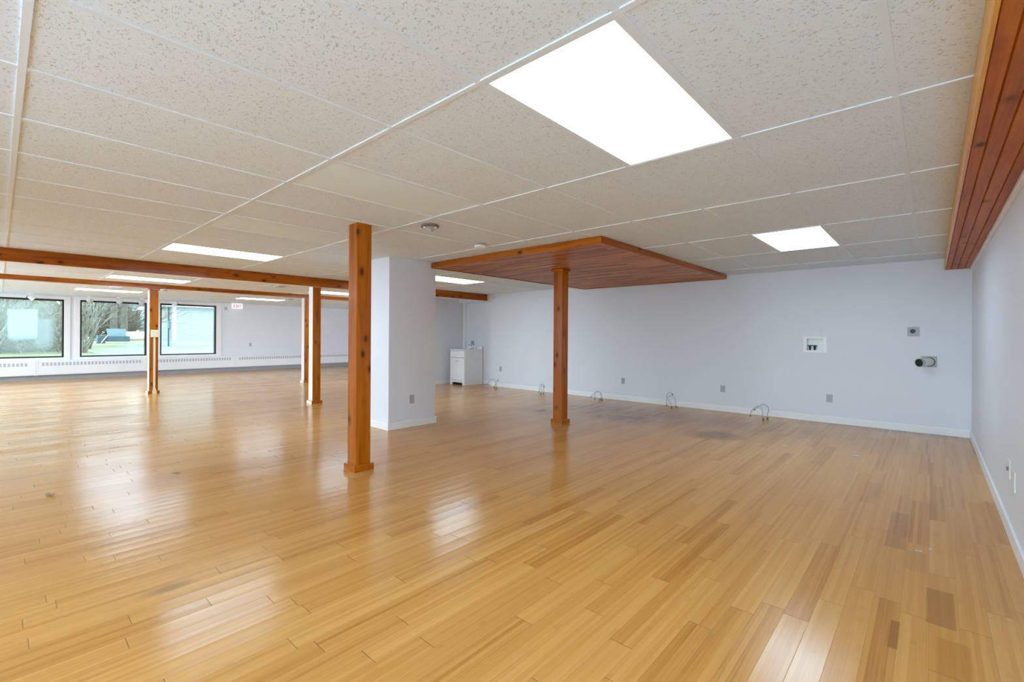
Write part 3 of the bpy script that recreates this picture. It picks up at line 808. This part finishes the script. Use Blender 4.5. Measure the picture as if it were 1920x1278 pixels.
def branch(b, p, d, ln, r, depth, rnd, spread=.6, seg=4):
    pts = [Vector(p)]; d = Vector(d).normalized(); n = 4
    for k in range(n):
        d = (d + Vector((rnd.uniform(-1, 1), rnd.uniform(-1, 1), rnd.uniform(-.5, 1))) * .16).normalized()
        pts.append(pts[-1] + d * ln / n)
    b.tube(pts, [r * (1 - .55 * k / n) for k in range(n + 1)], seg if depth > 0 else 3, caps=False)
    if depth <= 0: return
    for k in range(rnd.randint(3, 4)):
        q = pts[rnd.randint(1, n)]
        dd = (d + Vector((rnd.uniform(-1, 1), rnd.uniform(-1, 1), rnd.uniform(-.5, .7))) * spread * 1.5).normalized()
        branch(b, q, dd, ln * rnd.uniform(.55, .75), r * .5, depth - 1, rnd, spread, seg)
def bare_tree(x, y, h, r, seed, label, lean=(0, 0), crown=True, mat='bark', group='bare trees outside'):
    rnd = random.Random(seed)
    t = thing('bare_tree', (x, y, GZ), label, 'tree', group)
    MB().tube([(0, 0, -.05), (lean[0] * .3, lean[1] * .3, h * .35), (lean[0], lean[1], h)], [r * 1.25, r, r * .75], 12).build('trunk', mat, t, True)
    if crown:
        b = MB()
        for k in range(7):
            a = rnd.uniform(0, 2 * PI); z = h * rnd.uniform(.3, .95)
            branch(b, (lean[0] * z / h, lean[1] * z / h, z), (math.cos(a), math.sin(a), rnd.uniform(-.1, .6)), rnd.uniform(1.2, 2.2), r * .28, 3, rnd)
        b.build('branches', 'twigdark', t)
    return t
bare_tree(-52.3, 6.70, 8.5, .22, 3, 'thick bare trunk outside the middle window, nearer the shrubs')
bare_tree(-55.6, 7.86, 8.5, .24, 5, 'thick bare trunk outside the middle window, in front of the pale building', crown=False)
# multi stemmed shrub close to the middle window
rnd = random.Random(11)
sh = thing('bare_shrub', (-23.2, 2.02, GZ), 'leafless multi stemmed shrub at the edge of the middle window', 'shrub')
b = MB()
for k in range(14):
    a = rnd.uniform(0, 2 * PI)
    branch(b, (rnd.uniform(-.15, .15), rnd.uniform(-.22, .22), -.02), (.5 * math.cos(a), .42 * math.sin(a) + .05, 1), rnd.uniform(1.5, 2.4), .024, 2, rnd, .35)
b.build('stems', 'twig', sh)
bare_tree(-26.8, 4.85, 3.2, .05, 33, 'thin bare tree in front of the pale far building, beside the driveway', (-.2, -.5), True, 'bark')
sb = bare_tree(-28.5, 2.75, 2.6, .07, 21, 'slender arching bare tree between the shrub and the thick trunks', (.5, .9), True, 'bark')
# thicket seen through the fogged window: nobody could count the twigs
rnd = random.Random(5); b = MB()
for k in range(1500):
    x = rnd.uniform(-27.5, -22.6); y = rnd.uniform(-4.2, 1.75 + (-22.6 - x) * .11); z0 = GZ + rnd.uniform(0, 2.6) * rnd.random()
    d = Vector((rnd.uniform(-.8, .8), rnd.uniform(-.8, .8), rnd.uniform(.1, 1.2))).normalized()
    branch(b, (x, y, z0), d, rnd.uniform(.5, 1.3), rnd.uniform(.009, .022), 1 if k % 3 == 0 else 0, rnd, .5, 3)
o = b.build('brush_thicket', 'twig'); tag(o, 'tangled leafless brush beyond the fogged window', 'brush', None, 'stuff')
b = MB()
for k in range(900):
    x = rnd.uniform(-26, -22.8); y = rnd.uniform(-3.5, 2.0); z0 = GZ + rnd.uniform(.3, 3.0); s_ = rnd.uniform(.02, .05)
    v = [Vector((rnd.uniform(-1, 1), rnd.uniform(-1, 1), rnd.uniform(-1, 1))) * s_ + Vector((x, y, z0)) for _ in range(3)]
    b.quad(*v)
lv = b.build('leaves', 'leaf', o); lv['kind'] = 'stuff'

# scrub standing behind the shrub and the driveway
rnd = random.Random(17); b = MB()
for k in range(900):
    x = rnd.uniform(-66, -57); q = rnd.uniform(.085, .150); y = -x * q; z0 = GZ + rnd.uniform(0, 3.6) * (1.0 if q < .125 else .45)
    d = Vector((rnd.uniform(-.6, .6), rnd.uniform(-.9, .9), rnd.uniform(.1, 1.3))).normalized()
    branch(b, (x, y, z0), d, rnd.uniform(1.2, 2.6), rnd.uniform(.03, .06), 1 if k % 3 == 0 else 0, rnd, .5, 3)
o = b.build('distant_scrub', 'twigdark'); tag(o, 'leafless scrub far behind the shrub and the bare trunks', 'brush', None, 'stuff')
# white sided building
BX, BY, BZ = -30.26, 6.36, 2.66
hs = thing('sided_building', (BX, BY, GZ), 'long white building with lap siding beyond the last window', 'building')
Lh, Dh, hw = 16.0, 7.5, BZ - GZ
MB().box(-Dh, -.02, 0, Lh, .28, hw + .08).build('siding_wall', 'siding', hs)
MB().box(-Dh, 0, -.02, Lh, -.1, .28).build('foundation', 'found', hs)
b = MB(); b.box(-.02, .03, -.04, .10, .28, hw); b.box(-.10, 0, -.05, .02, .28, hw); b.build('corner_board', 'trimwhite', hs)
b = MB(); b.box(-.05, .34, -.35, Lh, hw, hw + .22); b.box(-Dh, -.05, -.35, 0, hw + .06, hw + .22); b.build('eave_fascia', 'trimwhite', hs)
b = MB(); b.prism([(.34, hw + .22), (-Dh / 2, hw + 2.4), (-Dh - .34, hw + .22)], 1, -.35, Lh)
for v in b.bm.verts: pass
b.build('roof', 'roof', hs)
MB().box(-1.05, -.75, -.12, 0, 1.0, 1.45, .02).build('meter_box', 'bluepaint', hs)
MB().tube([(-.9, -.06, 1.45), (-.9, -.06, hw)], .035, 8).tube([(-.9, -.06, 0), (-.9, -.06, 1.0)], .03, 8).build('service_conduit', 'darkblue', hs, True)

# far pale building
fb = thing('far_building', (-69.5, 9.3, GZ), 'pale building far behind the thick bare trunks', 'building')
M['farsiding'] = m_siding('pale_far_siding', (.46, .54, .55), .2)
MB().box(-6, 0, 0, 14, 0, 4.6).build('siding_wall', 'farsiding', fb)
MB().prism([(.3, 4.6), (-3, 6.6), (-6.3, 4.6)], 1, -.3, 14.3).build('roof', 'roof', fb)
for yy in (1.0, 4.0, 7.0): MB().box(0, .06, yy, yy + 1.0, 1.6, 3.0).build('window', 'darkblue', fb)
# trailer with tilted lid
tr = thing('trailer', (-43.2, 5.66, GZ + .012), 'blue grey trailer with a raised lid parked beyond the middle window', 'trailer')
MB().box(-.5, .5, -.52, .72, .12, .5, .03).build('trailer_bed', 'darkblue', tr)
b = MB(); b.prism([(-.45, .5), (.55, .5), (.53, 1.02), (-.55, 1.02)], 0, .1, .2); b.build('lid', 'bluepaint', tr)
MB().box(-.4, .3, -1.02, -.6, 0.0, .56, .03).build('bin', 'darkblue', tr)
MB().tube([(.52, -.85, .02), (.52, -.5, .58)], .03, 8).build('prop_bar', 'trimwhite', tr, True)
# propane tank
tk = thing('storage_tank', (-50.9, 8.1, GZ), 'long white storage tank lying beyond the middle window', 'tank')
MB().lathe([(.05, -1.75), (.26, -1.65), (.36, -1.45), (.36, 1.45), (.26, 1.65), (.05, 1.75)], c=(0, 0, .50), axis=1, seg=24).build('tank_body', 'tank', tk, True)
for yy in (-.9, .9): MB().box(-.25, .25, yy - .08, yy + .08, 0, .22).build('saddle', 'found', tk)
MB().lathe([(.09, .84), (.09, .95), (.03, .98)], seg=12).build('valve_dome', 'tank', tk, True)

# ------------------------------------------------------------------ world, camera, view
w = bpy.data.worlds.new('overcast_sky'); scene.world = w; w.use_nodes = True
nt = w.node_tree; nt.nodes.clear()
tc = nt.nodes.new('ShaderNodeTexCoord'); sx = nt.nodes.new('ShaderNodeSeparateXYZ'); nt.links.new(tc.outputs['Generated'], sx.inputs[0])
rp = nt.nodes.new('ShaderNodeValToRGB'); nt.links.new(sx.outputs[2], rp.inputs[0])
rp.color_ramp.elements[0].position = .0; rp.color_ramp.elements[0].color = (.74, .88, 1.0, 1)
rp.color_ramp.elements[1].position = .8; rp.color_ramp.elements[1].color = (.58, .78, 1.0, 1)
bg = nt.nodes.new('ShaderNodeBackground'); bg.inputs[1].default_value = 5.6
nt.links.new(rp.outputs[0], bg.inputs[0])
ow = nt.nodes.new('ShaderNodeOutputWorld'); nt.links.new(bg.outputs[0], ow.inputs[0])

cam = bpy.data.cameras.new('camera'); co = bpy.data.objects.new('camera', cam); COL.objects.link(co)
yaw, roll, F = math.radians(42.0795), math.radians(.3311), 870.889
cam.sensor_width = 36; cam.lens = F / 1920 * 36; cam.shift_y = -(639 - 628.318) / 1920
cam.clip_start = .02; cam.clip_end = 300
r = Vector((math.cos(yaw), math.sin(yaw), 0)); u = Vector((0, 0, 1)); f = Vector((-math.sin(yaw), math.cos(yaw), 0))
r3 = r * math.cos(roll) + u * math.sin(roll); u3 = u * math.cos(roll) - r * math.sin(roll)
co.matrix_world = Matrix(((r3.x, u3.x, -f.x, 0), (r3.y, u3.y, -f.y, 0), (r3.z, u3.z, -f.z, 1.231), (0, 0, 0, 1)))
scene.camera = co
scene.view_settings.view_transform = 'Standard'; scene.view_settings.look = 'None'
scene.view_settings.exposure = 1.40; scene.view_settings.gamma = 1.0; scene.view_settings.use_curve_mapping = False
scene.cycles.max_bounces = 14; scene.cycles.diffuse_bounces = 8; scene.cycles.glossy_bounces = 6; scene.cycles.transparent_max_bounces = 12
scene.cycles.sample_clamp_indirect = 10
scene.cycles.use_denoising = True
